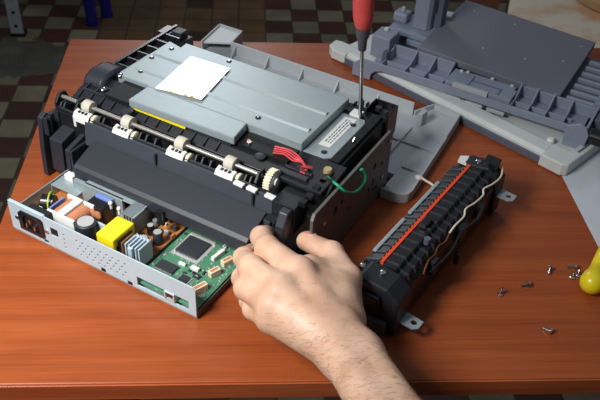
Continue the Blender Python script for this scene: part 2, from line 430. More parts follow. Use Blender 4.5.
MB().box(-69.5, -38.5, 84.2, 87.8, 11.1, 12.5).build('chip_border', 'tin', gb, bev=.2)
chip('memory_chip', -70, -49, 27, 39)
chip('driver_chip', -40, -30, 22, 33, 2, True, True)
chip('small_chip', -54, -48, 14, 20, 1.6)
for i, (x, y, w, d, h_, rz) in enumerate(((-13, 24, 15, 6, 8, 70), (-14.5, 50, 12, 6, 7, 70), (-12.5, 69, 12, 6, 7, 70), (-34, 45, 9, 4, 4, 0), (-49, 44, 8, 3, 3, 0), (-26, 73, 4, 17, 5, -8))):
    c_ = MB().box(x-w/2, x+w/2, y-d/2, y+d/2, 10.7, 10.7+h_, rz=rz).build('connector', 'conn' if i < 3 else 'white', gb, bev=.5)
    if i < 3: MB().box(x-w/2+1.5, x+w/2-1.5, y-d/2+1.5, y+d/2-1.5, 10.7+h_-1, 10.7+h_+.1, rz=rz).build('contacts', 'copper', c_)
MB().cyl((-9, 84, 10.7), (-9, 84, 17), 3.2).build('buzzer', 'char', gb, bev=.5)
for k in range(46):
    x = random.uniform(-74, -6); y = random.uniform(8, 90)
    if -73 < x < -35 and 50 < y < 90 or -73 < x < -47 and 24 < y < 42 or x > -21 or -43 < x < -27 and 19 < y < 36: continue
    w_ = random.uniform(1, 2.4); MB().box(x-w_, x+w_, y-.9, y+.9, 10.7, 10.7+random.uniform(.8, 2), rz=random.choice((0, 90))).build('small_component', random.choice(('chip', 'tin', 'white', 'chip', 'brown_b')), gb)
for k in range(34):
    x = random.uniform(-138, -82); y = random.uniform(5, 90)
    if -131 < x < -104 and 9 < y < 48 or -99 < x < -78 and 12 < y < 38 or y > 48 and x < -110: continue
    q_ = MB()
    if random.random() < .5: q_.cyl((x, y, 10.7), (x, y, 10.7+random.uniform(4, 11)), random.uniform(1.5, 3))
    else: q_.box(x-2.5, x+2.5, y-1.2, y+1.2, 10.7, 10.7+random.uniform(2, 8), rz=random.choice((0, 90, 45)))
    q_.build('small_component', random.choice(('chip', 'tin', 'copper', 'char2', 'brown_b', 'zinc')), bb, bev=.3)
sm = MB()
for k in range(150):
    x = random.uniform(-75, -5); y = random.uniform(8, 91)
    if -70 < x < -37 and 53 < y < 90: continue
    if -73 < x < -47 and 24 < y < 42: continue
    if random.random() < .5: sm.box(x-1, x+1, y-.5, y+.5, 10.7, 11.4)
    else: sm.box(x-.5, x+.5, y-1, y+1, 10.7, 11.4)
tag(sm.build('surface_components', 'tin', gb), None, kind='stuff')
for k in range(14):
    x = random.uniform(-45, -18); y = random.uniform(10, 42)
    MB().box(x-1.5, x+1.5, y-1, y+1, 10.7, 12.4).build('small_component', 'chip', gb)
us = MB().box(-36.5, -24.5, -1, 15, 9.7, 20.4).build('usb_port', 'tin', gb, bev=.4)
cut(us, MB().box(-35, -26, -5, 9, 11, 19))
MB().box(-33.5, -27.5, 0, 8.8, 13.5, 16.5).build('port_tongue', 'black2', us)

# ------------------------------------------------------------------ printer body, frame PR
pr = thing('laser_printer', 'opened black laser printer with a gray metal top plate and no casing', 'printer', mm(OX, OY), -28.25)
# base + rear body
MB().box(-269, 56, 120, 280, 3, 66).box(-269, 20, 280, 290, 3, 66).box(-269, -236, 290, 322, 3, 66).box(-20, 40, 290, 296, 3, 66).build('lower_body', 'black', pr, bev=1)
lw = MB().prism([(86, 2), (88, 40), (92, 76), (100, 80), (104, 74), (120, 74), (124, 80), (136, 80), (140, 75), (322, 75), (322, 2)], -277, -270.5, 'x').build('left_side_wall', 'char', pr, bev=.8)
for y in (93, 98, 110, 130): MB().box(-270.5, -264, y, y+1.6, 55, 77).build('wall_rib', 'char', lw)
for x, y, w in ((-279.5, 150, 2), (-279.5, 170, 2)): MB().box(x, x+3, y, y+9, 60, 74).build('wall_catch', 'black2', lw, bev=.6)
MB().box(-269, 56, 96, 119.5, 3, 14).build('front_sill', 'black', pr, bev=.6)
# guides at the left end of the opening
MB().prism([(88, 14), (90, 55), (118, 62), (118, 14)], -262, -244, 'x').build('guide_block', 'char', pr, bev=1)
MB().prism([(84, 14), (86, 52), (118, 60), (118, 14)], -236, -230, 'x').box(-229.8, -226.5, 86, 118, 14, 52).build('guide_block', 'char', pr, bev=.8)

# deck (paper slot cover)
dk = MB().prism([(72, 33), (72, 47), (76, 50), (107, 61.5), (107, 14), (98, 14), (98, 33)], -212, 9, 'x').build('front_deck', 'char', pr, bev=.8)
MB().box(-212, 9, 97, 97.8, 14, 32).build('deck_support', 'deep', dk)
MB().box(-99, -90, 68, 71.8, 24, 42).build('latch_tab', 'black2', dk, bev=1)
# wall behind the deck
wl = MB().prism([(107.3, 50), (111, 79), (118, 79), (118, 50)], -226, 26, 'x').build('front_wall', 'char2', pr, bev=.6)
MB().box(-269, -226.3, 112, 118, 40, 78).build('front_wall_end', 'black', pr, bev=.6)
MB().box(-268, 30, 113, 116.5, 79.2, 81).build('wall_lip', 'black', wl, bev=.4)
for x in (-128, -8):
    MB().box(x-1, x+1, 106.5, 110.5, 63, 76).build('wall_rib', 'char', wl)
# roller trough
MB().box(-269, 30, 118.5, 140, 66.5, 69).build('roller_trough', 'black', pr)
MB().prism([(140, 66.5), (140, 80), (150, 86), (181, 90), (181, 66.5)], -269, 57, 'x').build('guide_plate', 'black', pr, bev=.6)
gp = MB()
for k in range(19):
    x = -262+k*15.5
    if x < -62: gp.prism([(140.5, 80.5), (140.5, 84), (150, 88.4), (176, 91.2), (176, 89.5), (150, 86)], x, x+1.6, 'x')
gp.prism([(150, 86), (150, 88.6), (152, 88.8), (152, 86)], -262, -62, 'x').prism([(163, 87.5), (163, 89.8), (165, 90), (165, 87.6)], -262, -62, 'x')
gp.build('guide_ribs', 'char', pr)
tag(MB().box(-190, -118, 147.2, 148.6, 88.5, 90.4).build('yellow_strip', 'yellow', pr), 'thin yellow strip')
MB().cyl((-277, 128.5, 85), (-10, 128.5, 85), 2.3, seg=16).build('drive_shaft', 'shaft', pr, smooth=True)
for x in (-274, -246, -12):
    MB().prism([(118, 66), (118, 82), (124, 90), (134, 90), (138, 80), (138, 66)], x-1.5, x+1.5, 'x').build('shaft_support', 'black', pr, bev=.5)
for x in (-234, -179, -108, -47):
    r_ = MB().lathe((x-6.5, 128.5, 85), (x+6.5, 128.5, 85), [(1, 4), (1.01, 6.8), (1.8, 7.4), (11.2, 7.4), (11.99, 6.8), (12, 4)], 28).build('feed_roller', 'roller', pr, smooth=True)
    c_ = MB().prism([(111, 66), (111, 79), (114, 83.5), (120, 85), (123, 79), (123, 66)], x-9, x-5.5, 'x').prism([(111, 66), (111, 79), (114, 83.5), (120, 85), (123, 79), (123, 66)], x+9, x+12.5, 'x')
    c_.prism([(110.5, 74), (111, 79), (114, 83), (119.5, 84.5), (119.5, 78), (112.5, 74)], x-5.5, x+9, 'x').build('roller_clip', 'white', pr, bev=.5)
    for q_ in (-4, .5, 5): MB().box(x+q_, x+q_+2.6, 115, 118, 82.6, 84.9).build('clip_slot', 'black2', pr)
    MB().cyl((x-4, 116, 69), (x+8, 116, 69), 4.5, seg=18).build('pinch_roller', 'black2', pr, smooth=True)
    pass
    MB().lathe((x+14, 119, 77), (x+18, 119, 77), [(0, 6), (.5, 6.8), (3.5, 6.8), (4, 6)], 18).build('guide_wheel', 'cream', pr, smooth=True)
for x in (-262, -212, -206, -156, -148, -136, -84, -76, -66, -24, -18):
    MB().prism([(117, 69), (117, 80), (121, 85), (127, 82), (130, 69)], x-1, x+1, 'x').build('guide_fin', 'char', pr, bev=.4)
# drive gear
gprof = []
for k in range(24):
    a = 2*PI*k/24
    for da, rr in ((-.07, 10.4), (-.045, 12.2), (.045, 12.2), (.07, 10.4)): gprof.append((126+rr*math.cos(a+da), 86+rr*math.sin(a+da)))
gr = MB().prism(gprof, -1, 6, 'x').build('drive_gear', 'cream', pr, bev=.2)
MB().cyl((6, 126, 86), (9, 126, 86), 4).cyl((6, 126, 86), (6.6, 126, 86), 8).build('gear_hub', 'white', gr)
for x in (-24, -9, 12):
    MB().box(x-6, x+5, 106, 112, 79.5, 82.5, tilt=('Y', 4)).build('white_tab', 'white', pr, bev=.7)
# right front blocks
MB().box(-4, 54, 132, 180, 84, 88).build('right_top_plate', 'black', pr, bev=.8)
MB().box(3, 34, 139, 145, 88.2, 91).box(3, 34, 149, 152, 88.2, 90.5).build('cover_ridge', 'char', pr, bev=.8)
MB().box(16, 42, 104, 131, 50, 82).build('right_bracket', 'black', pr, bev=1)
for k in range(6): MB().box(42.3, 50, 108+k*13, 115+k*13, 84, 90-(k % 2)*2).build('side_tooth', 'black2', pr, bev=.8)
lv = MB().prism([(78, 24), (84, 24), (103, 78), (99, 85), (91, 85), (84, 72)], 32, 42, 'x').build('release_lever', 'char', pr, bev=1.4)
MB().box(34, 40, 92, 103.8, 70, 78).build('lever_pivot', 'black2', lv, bev=.8)
MB().box(14, 27, 92, 103.5, 58, 66).build('latch_block', 'black', pr, bev=1)
MB().box(17, 24, 88.5, 91.8, 56, 68).build('latch_grip', 'char', pr, bev=1)
# top frame (black) under the cover
MB().box(-269, 50, 181.5, 289, 66.5, 87).box(-269, -236, 289, 322, 66.5, 87).box(-20, 40, 289, 296, 66.5, 87).build('upper_frame', 'black', pr, bev=1)
sb = MB()
for k in range(7): sb.box(-268, -240, 190+k*18, 193+k*18, 87, 93)
sb.box(-266, -262, 190, 326, 87, 94)
sb.build('frame_ribs', 'black2', pr, bev=.4)
dm = MB().prism([(160, 66), (160, 84), (166, 94), (176, 98), (196, 98), (206, 93), (210, 84), (210, 66)], -274, -246, 'x').build('motor_housing', 'char', pr, bev=4, smooth=True)
MB().box(-276, -258, 300, 322, 75.5, 92).build('corner_block', 'black2', pr, bev=1)
MB().box(-258, -243, 306, 321, 87, 95).build('corner_block', 'char', pr, bev=1)
# metal top plate
cv = MB().prism([(-237, 181), (-193, 181), (-193, 179), (5, 179), (5, 284), (-218, 284), (-217, 272), (-237, 277)], 89, 100).build('top_plate', 'zinc', pr, bev=1.6)
tag(cv, 'gray metal top plate')
MB().prism([(-192, 146), (-57, 149), (-61, 178.7), (-192, 178.7)], 91, 100.4).build('plate_step', 'zinc', cv, bev=1.2)
MB().box(-226, -192.5, 146, 180.8, 91, 95.5).build('black_film', 'deep', cv)
for y, x0, x1 in ((241.5, -232, 0), (204, -229, 0)):
    MB().prism([(y-4, 99.9), (y-1.5, 101.8), (y+1.5, 101.8), (y+4, 99.9)], x0, x1, 'x').build('pressed_ridge', 'zinc', cv)
MB().box(-239.5, -190, 188, 238, 93, 98.8).build('plate_shoulder', 'zinc', cv, bev=1)
MB().prism([(5.4, 181), (30, 182), (36, 187), (36, 262), (33, 268), (5.4, 268)], 88, 90).build('side_ledge', 'zinc', cv, bev=.4)
for x, y, z in ((-219, 200, 100), (-223, 262, 100), (-229, 232, 100), (-57, 194, 100), (25, 191, 90), (27, 252, 90), (-150, 276, 100)):
    q = MB().cyl((x, y, z), (x, y, z+.5), 3.2).build('screw_hole', 'deep', cv)
    MB().cyl((x-.8, y+.8, z+.5), (x-.8, y+.8, z+.9), 1.1).build('screw_head', 'steel', q)
for x, y, z in ((-234, 182, 98), (-236, 155, 92)):
    MB().lathe((x, y, z), (x, y, z+1), [(0, 4), (1.5, 4), (3, 2.5), (3.2, 1)], 16).build('screw', 'chrome', pr, smooth=True)
lb = MB().prism([(-181, 178), (-125, 187), (-137.5, 260.5), (-192, 258)], 101.9, 102.2).build('sticker', 'label', cv)
tag(lb, 'blank bright white sticker')
MB().box(-146, -143, 183, 186.2, 102.2, 102.4).box(-139, -135, 184.5, 187.5, 102.2, 102.4).box(-169, -159, 181.5, 182.7, 102.2, 102.4).build('glare_fringe', plain('yellow_glare', (206, 170, 60), .6), lb)  # yellow fringes of the glare, painted on the sticker
lb2 = MB().prism([(13, 200.5), (26, 201.5), (26, 263), (12, 262)], 90.05, 90.35).build('sticker', 'label2' if False else 'white', cv)
tag(lb2, 'narrow white sticker with gray print')
tx = MB()
for k in range(3):
    y = 208
    while y < 256:
        w = random.uniform(2, 7)
        tx.box(16+k*3, 17.4+k*3, y, min(y+w, 258), 90.35, 90.45); y += w+1.4
tx.build('printed_text', 'ink', lb2)
MB().box(14, 26, 268.5, 280, 88, 92).build('paper_tab', 'white', pr)
# recess in front of the plate: black shade pad + red wires
MB().box(-56, 3, 154, 178.5, 88.5, 91.3).build('recess_shade_pad', 'deep', pr)  # raised black pad, the recess's shade put into its colour
for k in range(4):
    p = [(-16-k*1.5, 158+k*3.6, 92.4), (-4, 160+k*3.2, 94), (8, 156+k*2.9, 94+k*.5), (18, 158+k*.6, 94), (26, 152+k*.8, 91)]
    MB().tube(smooth_path(p), .9).build('red_wire', 'red_w', pr, smooth=True)
for k in range(3):
    MB().tube([(22+k*2, 148, 89.5), (19+k*2, 152, 93.5), (25+k*2, 158, 92.5), (23+k*2, 162, 90)], 1).build('red_wire', 'red_w', pr, smooth=True)
MB().tube([(-54, 172, 88), (-50, 166, 91), (-56, 160, 88)], 1.2).build('red_wire', 'red_w', pr, smooth=True)
MB().cyl((-46, 160, 91.4), (-46, 160, 93.5), 2.6).build('screw', 'chrome', pr)
MB().lathe((-26, 150, 88), (-26, 150, 90), [(0, 6), (2, 6), (3, 4)], 20).build('guide_boss', 'char', pr, smooth=True)
MB().lathe((-190, 140, 84), (-190, 140, 92), [(0, 7), (6.5, 7), (7.5, 5)], 20).build('guide_boss', 'char', pr, smooth=True)
# right side
sp = MB().prism([(102, 78), (106, 84), (274, 84), (280, 78), (280, 3), (102, 3)], 60, 63, 'x').build('side_plate', 'plate', pr)
h = MB()
for y, z, w, d in ((150, 58, 5, 12), (163, 60, 3, 7), (239, 58, 4, 9), (239, 36, 4, 10), (229, 32, 3, 8), (180, 40, 4, 4), (205, 62, 3, 3), (258, 50, 4, 4), (130, 36, 4, 4), (125, 70, 2.5, 2.5), (215, 45, 3, 9), (248, 22, 7, 7)):
    h.prism([(y+w*math.cos(a)*.8, z+d/2*math.sin(a)) for a in (2*PI*k/14 for k in range(14))], 50, 70, 'x')
cut(sp, h)
for y, z in ((125, 60), (272, 72), (262, 30), (115, 20)): MB().cyl((63, y, z), (64.5, y, z), 2.4).build('screw', 'chrome', sp)
MB().box(57.2, 59.8, 120, 276, 3, 70).build('plate_backing', 'deep', pr)
MB().box(36.8, 47, 181.5, 282, 87, 91.5).build('right_rail', 'black2', pr, bev=.8)
MB().cyl((42, 222, 91.5), (42.5, 225, 95), 1.6).build('clip_post', 'steel', pr)
# box at rear right corner
bx = MB().box(26, 28, 283, 309, 60, 95).box(52, 54, 283, 309, 60, 95).box(28, 52, 307, 309, 60, 95).box(28, 52, 283, 285, 60, 90).build('corner_housing', 'black2', pr, bev=.5)
MB().box(29, 51, 285.5, 306.5, 60, 87).build('housing_core', 'black', bx, bev=.5)
MB().cyl((35, 298, 87), (35, 298, 92), 3.5).cyl((45, 296, 87), (45, 296, 91), 2.6).build('housing_gear', 'char', bx)
for k in range(4):
    MB().box(6+k*4, 8.5+k*4, 292+(k % 2)*8, 300+(k % 2)*6, 84, 89+(k % 3)*2).build('linkage', 'black2', pr, bev=.6)
# green ground wire with its brass screw
scr = MB().lathe((43.5, 165, 84), (43.5, 165, 95), [(0, 6), (3, 6), (3.1, 4.6), (6.5, 5), (9, 4)], 18).build('ground_screw', 'brass', pr, smooth=True)
gw = [(44, 164, 88), (47, 160, 87), (53, 157, 86.5), (60, 155, 86), (66, 156, 82), (69, 162, 76), (71, 174, 69), (70, 190, 64), (69, 201, 64), (68, 203, 72), (66, 199, 80), (63.4, 197, 79)]
MB().tube(smooth_path(gw), 1.5).build('ground_wire', 'green_w', pr, smooth=True)

# ------------------------------------------------------------------ grey casing cover lying behind the printer, frame PR
cc = thing('printer_casing_cover', 'light gray plastic casing cover lying on the desk behind the printer', 'printer cover', mm(OX, OY), -28.25)
arc = [(94-14+14*math.cos(a), 280-14+14*math.sin(a)) for a in (-(PI/2)*k/6 for k in range(7))]
out = [(64, 331), (64, 262), (78, 262), (88, 264), (94, 268), (96, 276), (84, 455), (46, 461), (30, 429), (-254, 432), (-262, 470), (-300, 470), (-292, 415), (-284, 326), (-100, 326), (-100, 300), (64, 300)]
MB().prism(out, .5, 9).build('cover_floor', 'gray', cc, bev=.6)
def rim(name, pts, h0, h1, th=2.4, closed=False):
    q = MB()
    for (x0, y0), (x1, y1) in zip(pts, pts[1:]):
        d = Vector((x1-x0, y1-y0)); L = d.length; n_ = Vector((-d.y, d.x))/L*th/2
        q.prism([(x0+n_.x, y0+n_.y), (x1+n_.x, y1+n_.y), (x1-n_.x, y1-n_.y), (x0-n_.x, y0-n_.y)], h0, h1)
    return q.build(name, 'gray', cc, bev=.5)
rim('rim', [(64, 263), (79, 263), (88, 265), (94, 269.5), (95.5, 277), (88, 400)], 1, 14)
rim('rim', [(88, 400), (84, 454), (47, 460), (32, 430)], 1, 16)
rim('back_wall', [(30, 430), (-253, 432)], 1, 27, 3)
MB().prism([(-300, 470), (-262, 470), (-256, 436), (-292, 415)], 20, 23).build('left_wing', 'lgray', cc, bev=.6)
rim('rim', [(-254, 432), (-261, 470), (-300, 470), (-291, 412)], 3, 26)
for x in (-245, -190, -135, -80, -20): MB().prism([(430, 9), (430, 25), (416, 9)], x-1, x+1, 'x').build('gusset', 'gray', cc)
for x0, x1, y in ((65, 93, 318), (2, 90, 366)): MB().box(x0, x1, y-1, y+1, 9, 11).build('floor_rib', 'gray', cc)
MB().box(40, 42, 332, 400, 9, 11).build('floor_rib', 'gray', cc)
vn = MB().prism([(44, 408), (50, 410), (52, 422), (44, 426)], 9, 27).build('upright_bracket', 'gray', cc, bev=.6)
# short cream wire with a ring end, from the cover toward the fuser
cw_ = tag(MB().tube(smooth_path([(94, 302, 15.5), (99, 299, 18), (106, 292, 22), (114, 284, 27), (121, 277, 30)]), 1.5).build('cream_wire', 'white_w', None, smooth=True, loc=mm(OX, OY), rz=math.radians(-28.25)), 'short cream wire lying between the casing cover and the fuser', 'wire')
MB().lathe((93, 303, 14.3), (93, 303, 16), [(0, 4.4), (1.2, 4.4), (2, 3)], 14).build('ring_terminal', 'white', cw_, smooth=True)

# ------------------------------------------------------------------ fuser unit
FX, FY = 62, 515
fu = thing('fuser_unit', 'long black ribbed printer fuser with a red strip, lying on the desk', 'fuser', mm(FX, FY), 57.3)
MB().prism([(10, 4), (12, 14), (12, 42), (-6, 50), (-30, 52), (-38, 44), (-38, 6), (-30, 2), (4, 2)], 6, 222, 'x').build('body', 'black2', fu, bev=1)
# left slope ribs, right ribs
tag(MB().prism([(13, 40), (12, 49), (-2, 55), (-5, 50), (-6, 44)], 22, 212, 'x').build('left_guide', 'black2', fu), None)
MB().prism([(-8, 48), (-8, 57), (-22, 58), (-24, 53), (-31, 52), (-33, 44), (-20, 44)], 20, 214, 'x').build('right_guide', 'black2', fu, bev=.5)
for k in range(15):
    x = 24+k*12.6
    MB().prism([(12.8, 44), (12.2, 50.4), (-2.5, 57), (-4, 54), (-4, 48)], x, x+1.3, 'x').build('left_rib', 'char2', fu)
    MB().prism([(-8, 50), (-8.5, 58.6), (-22, 60), (-24.5, 55), (-33, 54), (-35, 46), (-20, 46)], x+1, x+2.4, 'x').build('right_rib', 'char', fu)
zz = [(22, -7.5)]
for k in range(30): zz += [(22+k*6.3, -4.6), (22+k*6.3+5, -4.6), (22+k*6.3+5.3, -3.4), (22+k*6.3+6.1, -3.4)]
zz += [(212, -4), (212, -7.5)]
tag(MB().prism(zz, 50, 58).build('red_strip', 'orange', fu), 'orange red serrated strip')
for a, b in ((36, 96), (106, 172)):
    tag(MB().box(a, b, 8, 12, 50.5, 52.5).build('metal_bar', 'zinc', fu, bev=.8), 'pale gray bar')
# ends
MB().prism([(13, 3), (13, 46), (2, 58), (-28, 56), (-42, 46), (-42, 3)], -8, 20, 'x').build('front_end_block', 'black', fu, bev=2.5)
MB().prism([(8, 30), (8, 46), (-24, 47), (-26, 30)], -13, -8.2, 'x').build('end_bushing', 'black2', fu, bev=3)
MB().box(-14, -8.2, -34, -12, 4, 20).build('end_cap', 'collar', fu, bev=1)
MB().prism([(10, 3), (10, 48), (0, 58), (-26, 62), (-42, 50), (-42, 3)], 213, 232, 'x').build('rear_end_block', 'black', fu, bev=2)
MB().box(216, 230, -34, -18, 60, 68).build('rear_boss', 'black2', fu, bev=1)
for x, y, z in ((12, 8, 52), (10, -14, 57.5), (222, 4, 54), (221, -12, 60)):
    MB().lathe((x, y, z), (x, y, z+1), [(0, 3.2), (1.2, 3.2), (2, 2)], 14).build('screw', 'chrome', fu, smooth=True)
MB().prism([(3, 14), (22, 14), (8, 20)], 34, 38).build('white_wedge', 'white', fu)
MB().prism([(212, -2), (228, 2), (222, 10), (212, 8)], 55, 57.5).build('white_wedge', 'white', fu)
for x0, sx in ((0, 1), (214, 1)):
    tb = MB().prism([(x0, -42), (x0, -56), (x0+4, -60), (x0+14, -60), (x0+16, -42)], 17 if x0 == 0 else 30, 18.2 if x0 == 0 else 31.2).build('mounting_tab', 'zinc', fu)
    cut(tb, MB().cyl((x0+8, -53, 0), (x0+8, -53, 60), 3))
# wires along the right side
pts = [(226, -30, 62), (229, -36, 59), (216, -41, 56), (200, -39, 55), (186, -35, 55), (178, -38, 53), (160, -37, 54), (144, -34, 55), (134, -37, 53), (116, -36, 53), (104, -36, 51)]
MB().tube(smooth_path(pts), 1.1).build('white_wire', 'white_w', fu, smooth=True)
pts = [(104, -36, 51), (92, -38, 50), (80, -36, 51), (70, -38, 49), (58, -37, 49), (46, -39, 42)]
MB().tube(smooth_path(pts), 1.0).build('brown_wire', 'dark_wood', fu, smooth=True)
MB().tube(smooth_path([(170, -43, 50), (150, -46, 44), (120, -43, 48), (90, -46, 44), (50, -44, 45)]), 1.2).build('black_wire', 'black2', fu, smooth=True)
for x, l_ in ((60, 10), (120, 14), (165, 10)): MB().box(x, x+l_, -43.5, -38, 30, 48).build('wire_hook', 'black', fu, bev=1)
MB().box(112, 118, -48, -43, 8, 22).build('side_foot', 'black', fu, bev=1)
MB().box(86, 100, -18, -10, 58.5, 64).build('sensor_flag', 'black2', fu, bev=1)
MB().cyl((74, -26, 54), (74, -26, 60.5), 3.2).build('sensor_post', 'dkblue', fu)

# ------------------------------------------------------------------ light gray paper tray, frame BR
BX, BY = 32, 1010
bt = thing('paper_tray', 'light gray paper tray with a dark front strip under the blue gray frame', 'paper tray', mm(BX, BY), -43)
MB().box(-4, 376, 12, 150, 1, 8).build('tray_floor', 'lgray', bt, bev=.5)
MB().box(22, 344, 6.5, 9.5, 1, 10).build('front_strip', 'dkblue', bt, bev=.6)
MB().prism([(10, 1), (9.6, 13), (14, 17), (34, 17), (36, 9), (36, 1)], 22, 344, 'x').build('front_rail', 'lgray', bt, bev=.8)
MB().prism([(344, 3), (374, 3), (380, 8), (380, 42), (366, 42), (366, 36), (344, 36)], 1, 17.8).build('corner_cap', 'lgray', bt, bev=2)
MB().prism([(-14, 12), (-18, 30), (-8, 34), (22, 36), (22, 6), (-2, 4)], 1, 16).build('corner_cap', 'lgray', bt, bev=2)
MB().box(375, 380, 42.5, 140, 1, 17).box(366, 371, 42.5, 140, 8.2, 15).build('side_rail', 'lgray', bt, bev=.8)
MB().lathe((334, 46, 8), (334, 46, 15), [(0, 5), (5, 5), (7, 3.5)], 16).build('round_stud', 'white', bt, smooth=True)
for k in range(7): MB().box(178+k*9, 179+k*9, 36.5, 68, 8.1, 8.9).build('floor_groove', 'gray', bt)
MB().box(60, 330, 40, 41.2, 8.1, 9.2).build('floor_line', 'dkblue', bt)

# ------------------------------------------------------------------ blue gray frame (lid hinge frame), frame BK
KX, KY = 90, 905
bk = thing('scanner_chassis', 'blue gray ribbed plastic scanner frame standing on the light gray tray', 'printer frame', mm(KX, KY), -29)
MB().box(-44, 270, 92, 250, 19, 23).build('bottom_plate', 'dkblue', bk, bev=.8)
MB().box(-30, 262, 48, 92, 19, 23).build('front_shelf', 'blue', bk, bev=.5)
fl_ = MB().prism([(-56, 19), (-56, 1), (-28, 1), (-27, 10), (-22, 16), (-12, 19.5), (246, 19.5), (246, 30), (-42, 30)], 45, 48, 'y').build('front_lip', 'blue', bk, bev=.6)
MB().box(-30, 246, 62, 64, 23, 29).build('middle_rail', 'blue', bk, bev=.5)
MB().box(-14, 76, 89, 92.5, 23, 41).build('back_wall', 'blue', bk, bev=.6)
MB().box(170, 272, 89, 92.5, 23, 38).build('back_wall', 'blue', bk, bev=.6)
for x in (-14, 20, 48, 75, 170, 192, 214, 238):
    MB().prism([(48, 23), (48, 31), (66, 31), (89, 43), (89, 23)], x-1, x+1, 'x').build('shelf_rib', 'blue', bk, bev=.3)
mp_ = MB().box(78, 168, 50, 88, 24, 35).build('latch_plate', 'blue', bk, bev=.8)
MB().box(90, 138, 46, 52, 30, 36.5).build('hinge_bar', 'gray', mp_, bev=.8)
MB().box(108, 109, 53, 80, 35.1, 35.8).box(108, 150, 68, 69, 35.1, 35.8).box(149, 150, 54, 69, 35.1, 35.8).build('plate_seam', 'dkblue', mp_)
for x, y in ((86, 82), (94, 84), (156, 84), (128, 86)): MB().box(x, x+4, y, y+2.4, 35, 37.5).build('plate_clip', 'lgray', mp_)
MB().box(164, 167, 78, 86, 35, 35.6).build('plate_slot', 'deep', mp_)
for x0 in (82, 112, 142): MB().box(x0, x0+24, 42, 45.2, 14, 19).build('hinge_tab', 'gray', bk, bev=.8)
# left block with screw boss
lbk = MB().box(-44, -16, 72, 104, 23, 55).build('left_block', 'blue', bk, bev=1.5)
MB().cyl((-33, 96, 55), (-33, 96, 58.5), 3.4).build('screw_boss', 'lgray', lbk, bev=.4)
MB().box(-20, -13, 60, 72, 23, 40).build('block_step', 'dkblue', lbk, bev=.5)
# upper shelf, knob and post
MB().box(-46, 16, 131, 190, 34, 42).box(-14, 14, 126, 131, 26, 34).build('upper_shelf', 'blue', bk, bev=.8)
kb = MB().box(-50, -28, 152, 174, 42, 56).build('corner_knob', 'blue', bk, bev=3)
MB().cyl((-39, 164, 56), (-39, 164, 62), 3).build('knob_pin', 'gray', kb, bev=.5)
ps = MB().prism([(-17, 150), (4, 150), (8, 156), (8, 172), (-10, 172)], 42, 120).build('upright_post', 'blue', bk, bev=1)
MB().box(12, 20, 165, 185, 42, 100).build('rear_post', 'dkblue', bk, bev=1)
MB().prism([(8, 196), (22, 200), (20, 218), (6, 214)], 42, 50).build('white_catch', 'white', bk, bev=1)
# right end
MB().prism([(246, 6), (262, 1), (272, 6), (274, 30), (270, 40), (262, 44), (246, 36)], 33, 36, 'y').build('end_plate', 'blue', bk, bev=1)
MB().prism([(36, 1), (36, 40), (89, 43), (89, 19), (60, 19)], 268, 271, 'x').build('end_wall', 'blue', bk, bev=.5)
MB().box(272.5, 320, 60, 150, 19, 40).build('gear_box', 'dkblue', bk, bev=1)
MB().cyl((274, 44, 26), (296, 44, 26), 10, seg=28).build('drive_wheel', 'black2', bk, bev=1)
for k in range(7):
    MB().box(224, 262, 112+k*19, 118+k*19, 23, 30).build('vent_slat', 'blue', bk, bev=1.5)
MB().box(262, 330, 100, 260, 26, 40).build('right_housing', 'blue', bk, bev=1)

dp = thing('flatbed_scanner', 'dark gray flat scanner slab lying on the blue gray chassis', 'scanner', mm(KX, KY), -29)
dp.rotation_euler.y = math.atan2(10, 203)
dp.location = Vector(mm(KX, KY, 46.8))
pnl = MB().prism([(16, 95), (219, 95), (219, 278), (16, 278)], -10, 0).build('slab', 'dpan', dp, bev=1.2)
for x, y in ((104, 250), (92, 150), (150, 160), (205, 250), (196, 190), (40, 250)):
    MB().cyl((x, y, 0), (x, y, .5), 1.6, seg=10).build('dimple', 'gray', pnl)

# ------------------------------------------------------------------ white sheet
tag(MB().prism([(306, 822), (331, 540), (541, 560), (516, 842)], .2, .5).build('paper_sheet', 'paper', loc=(0, 0, DZ)), 'plain white sheet of paper flat on the right of the desk', 'paper')

# ------------------------------------------------------------------ screwdrivers
def screwdriver(label, p, q, prof, hm, shaft_r, shaft_len, collar=None):
    o = thing('screwdriver', label, 'screwdriver', p)
    d = (Vector(q)-Vector(p)).normalized()/S     # along, metres -> mm dir
    dn = d*S
    A = lambda t_: tuple(dn*t_)
    MB().lathe(A(0), A(1), [(0, .8), (.5, 1.2), (5, shaft_r), (shaft_len+4, shaft_r)], 18).build('shaft', 'steel', o, smooth=True)
    if collar: MB().lathe(A(shaft_len), A(shaft_len+1), collar, 24).build('collar', 'collar', o, smooth=True)
    MB().lathe(A(shaft_len+(collar[-1][0] if collar else 0)+.2), A(500), prof, 28).build('handle', hm, o, smooth=True)
    return o
R0 = Vector((OX, OY)) + Vector((math.cos(math.radians(28.25)), -math.sin(math.radians(28.25))))*26.6 + Vector((math.sin(math.radians(28.25)), math.cos(math.radians(28.25))))*268.9
tip = mm(R0.x, R0.y, 90.5)
R = None
screwdriver('red handled screwdriver standing upright on the printer top plate', tip, (tip[0]-.0065, tip[1]-.001, tip[2]+.1),
            [(0, 7.4), (3, 8.8), (12, 10.4), (30, 11), (60, 10.6), (85, 12), (98, 11), (104, 7)], 'red', 2.1, 82,
            [(0, 3.2), (1, 4.2), (12, 5), (16, 6.8), (26, 7.6)])
